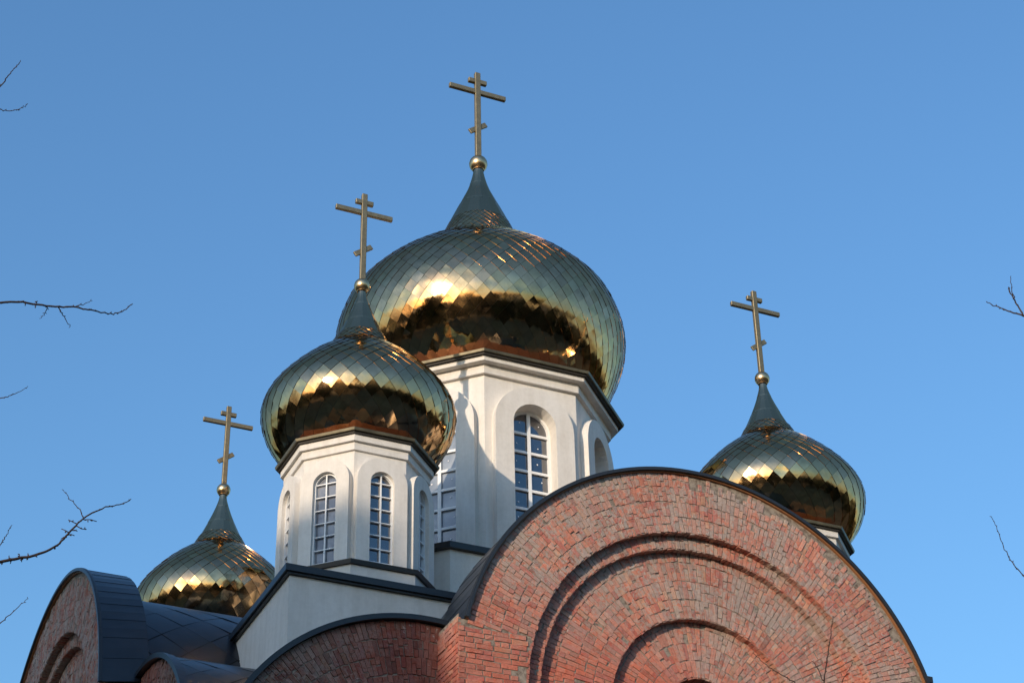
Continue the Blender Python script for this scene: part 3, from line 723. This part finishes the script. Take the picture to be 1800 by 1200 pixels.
def bare_tree(base, height, lean, label, limbs, seed, side, thick=.20):
    rnd = random.Random(seed)
    t = bpy.data.objects.new('bare_tree', None); COL.objects.link(t); t.location = base
    t['label'] = label; t['category'] = 'tree'; t['group'] = 'bare trees around the viewpoint'
    B = Vector(base); tk = MB(); n = 14; tp = []
    for i in range(n+1):
        f = i/n; tp.append(B+Vector((lean[0]*f**1.5+.12*math.sin(f*7+seed), lean[1]*f**1.5+.10*math.cos(f*6+seed), height*f)))
    tr = [thick*(1-i/n)**.8+.012 for i in range(n+1)]; tk.tube([p-B for p in tp], tr, 10)
    tk.build('trunk', BARK, t)
    cw = MB()
    # ordinary crown limbs on the far side of the view, for other viewpoints and the shade
    for k in range(16):
        f = rnd.uniform(.35, .97); i = int(f*n); s_ = tp[i]; a = math.atan2(side[1], side[0])+rnd.gauss(0, .8); L = (1.25-f)*height*.32
        d = Vector((math.cos(a), math.sin(a), rnd.uniform(.25, .8))).normalized()
        e = s_+d*L; mid = s_+d*L*.5+Vector((0, 0, -.12)); limb = smooth([s_-B, mid-B, e-B], 5); nn_ = len(limb)
        cw.tube(limb, [tr[i]*.45*(1-j/nn_)+.008 for j in range(nn_)], 6)
        for _ in range(9):
            j = rnd.randrange(3, nn_); q = limb[j]; d2 = (d+Vector((rnd.gauss(0, .6), rnd.gauss(0, .6), rnd.gauss(.1, .5)))).normalized()
            L2 = rnd.uniform(.3, .9); g_ = q+d2*L2
            cw.tube([q, q+d2*L2*.5+Vector((0, 0, .03)), g_], [.010, .007, .004], 5)
            for _ in range(3):
                d3 = (d2+Vector((rnd.gauss(0, .6), rnd.gauss(0, .6), rnd.gauss(.1, .5)))).normalized(); q3 = q+d2*L2*rnd.uniform(.3, 1)
                cw.tube([q3, q3+d3*rnd.uniform(.15, .4)], [.005, .002], 4)
    for spec in limbs:
        kind = spec['k']; pts = [px(*p) for p in spec['p']]
        if 'join' in spec:       # carry the branch back to the trunk, outside the picture
            i = min(n, int(spec['join']*n)); J = tp[i]; p0 = pts[0]
            mid = p0*.5+J*.5+Vector((0, 0, spec.get('sag', -.15)))
            back = smooth([J, mid, p0], 6)
            m_ = len(back); cw.tube([p-B for p in back], [max(spec['ra']*.78, tr[i]*.5*(1-j/m_)**1.2) for j in range(m_)], 7)
        twig(cw, [p-B for p in pts], spec['ra']*.78, spec['rb']*.8, rnd)
        for (x, y, dist, x2, y2) in spec.get('spurs', []):
            a = px(x, y, dist); b_ = px(x2, y2, dist+.02); d = b_-a; spur(cw, a-B, d.normalized(), d.length, rnd)
    cw.build('crown', BARK, t)
    return t
D = 13.0
left = [
 dict(k=0, ra=.0095, rb=.0035, join=.86, p=[(-12, 533, D), (40, 531, D+.05), (90, 538, D+.1), (130, 540, D+.15), (160, 545, D+.2), (195, 551, D+.3), (215, 547, D+.35), (232, 534, D+.4)],
      spurs=[(45, 532, D, 44, 537), (62, 534, D, 62, 541), (63, 531, D, 66, 529)]),
 dict(k=0, ra=.0045, rb=.0018, p=[(128, 539, D+.15), (145, 535, D+.2), (160, 529, D+.25)]),
 dict(k=0, ra=.0055, rb=.0022, p=[(101, 538, D+.1), (110, 553, D+.12), (123, 574, D+.15)]),
 dict(k=0, ra=.004, rb=.0018, p=[(84, 538, D+.1), (80, 549, D+.12), (71, 559, D+.15)]),
 dict(k=0, ra=.013, rb=.0032, join=.66, sag=-.3, p=[(-14, 989, D-.4), (20, 983, D-.35), (55, 977, D-.3), (95, 962, D-.2), (120, 938, D-.1), (147, 910, D), (180, 893, D+.1), (210, 886, D+.2), (230, 878, D+.25)],
      spurs=[(16, 984, D-.35, 16, 976), (34, 981, D-.3, 34, 973), (49, 979, D-.3, 49, 972), (3, 986, D-.35, 3, 992), (20, 984, D-.35, 18, 990), (38, 980, D-.3, 38, 987), (48, 978, D-.3, 49, 983), (64, 975, D-.3, 65, 979),
             (147, 913, D, 170, 916), (137, 921, D, 120, 913), (135, 924, D, 152, 930), (120, 935, D-.1, 108, 929), (128, 932, D, 136, 933), (119, 940, D-.1, 131, 941), (117, 944, D-.1, 107, 947), (97, 961, D-.2, 96, 964)]),
 dict(k=0, ra=.0045, rb=.002, p=[(147, 910, D), (138, 893, D+.05), (123, 876, D+.1), (112, 862, D+.12)]),
 dict(k=0, ra=.006, rb=.0025, join=.9, p=[(-12, 166, D+.5), (8, 143, D+.5), (22, 124, D+.5), (36, 109, D+.5)]),
 dict(k=0, ra=.005, rb=.002, join=.9, p=[(-12, 191, D+.6), (0, 193, D+.6), (18, 195, D+.6), (36, 191, D+.6), (49, 183, D+.6)]),
 dict(k=0, ra=.005, rb=.002, join=.8, p=[(-12, 702, D+.3), (10, 698, D+.3), (30, 691, D+.3), (49, 679, D+.3)]),
 dict(k=0, ra=.005, rb=.0022, join=.7, p=[(-10, 974, D+.3), (2, 955, D+.3), (12, 940, D+.3), (19, 925, D+.3)]),
 dict(k=0, ra=.0055, rb=.002, join=.6, p=[(-12, 1106, D+.2), (8, 1088, D+.2), (30, 1068, D+.2), (50, 1050, D+.2)]),
]
pl = px(-420, 1000, D)
bare_tree((pl.x, pl.y, 0), 9.6, (.35, .2), 'bare winter tree reaching in from the left edge beside the left gable', left, 3, (-1, -.2))
D2 = 12.2
right = [
 dict(k=0, ra=.0085, rb=.003, join=.9, p=[(1814, 558, D2), (1800, 555, D2), (1778, 548, D2+.05), (1755, 540, D2+.08), (1733, 530, D2+.1)]),
 dict(k=0, ra=.0065, rb=.0045, p=[(1799, 554, D2), (1788, 535, D2+.05), (1777, 516, D2+.08), (1773, 505, D2+.1)]),
 dict(k=0, ra=.0045, rb=.002, p=[(1783, 526, D2+.05), (1779, 510, D2+.1), (1776, 484, D2+.15)]),
 dict(k=0, ra=.0055, rb=.002, join=.7, p=[(1812, 1022, D2+.4), (1799, 1010, D2+.4), (1779, 988, D2+.4), (1764, 960, D2+.4), (1753, 930, D2+.4), (1743, 907, D2+.4)]),
]
pr = px(2250, 1000, D2)
bare_tree((pr.x, pr.y, 0), 9.2, (-.3, .1), 'bare winter tree whose thin twigs enter at the right edge of the sky', right, 5, (1, -.3))
D3 = 14.5
front = [
 dict(k=0, ra=.0075, rb=.0025, join=.99, p=[(1448, 1230, D3), (1449, 1195, D3), (1455, 1150, D3+.02), (1461, 1110, D3+.03), (1464, 1082, D3+.05)]),
 dict(k=0, ra=.005, rb=.002, p=[(1448, 1198, D3), (1440, 1180, D3+.02), (1432, 1165, D3+.05), (1427, 1162, D3+.06)]),
 dict(k=0, ra=.005, rb=.002, join=.96, p=[(1470, 1225, D3+.1), (1480, 1198, D3+.1), (1490, 1180, D3+.1), (1500, 1162, D3+.12)]),
 dict(k=0, ra=.006, rb=.002, join=.97, p=[(1420, 1225, D3+.2), (1398, 1200, D3+.2), (1370, 1183, D3+.2), (1345, 1166, D3+.2), (1325, 1148, D3+.2)]),
]
pf = px(1440, 1420, D3)
bare_tree((pf.x, pf.y, 0), pf.z-.2, (0, 0), 'slender bare sapling whose tip stands before the big round brick gable', front, 9, (.3, -1), .09)
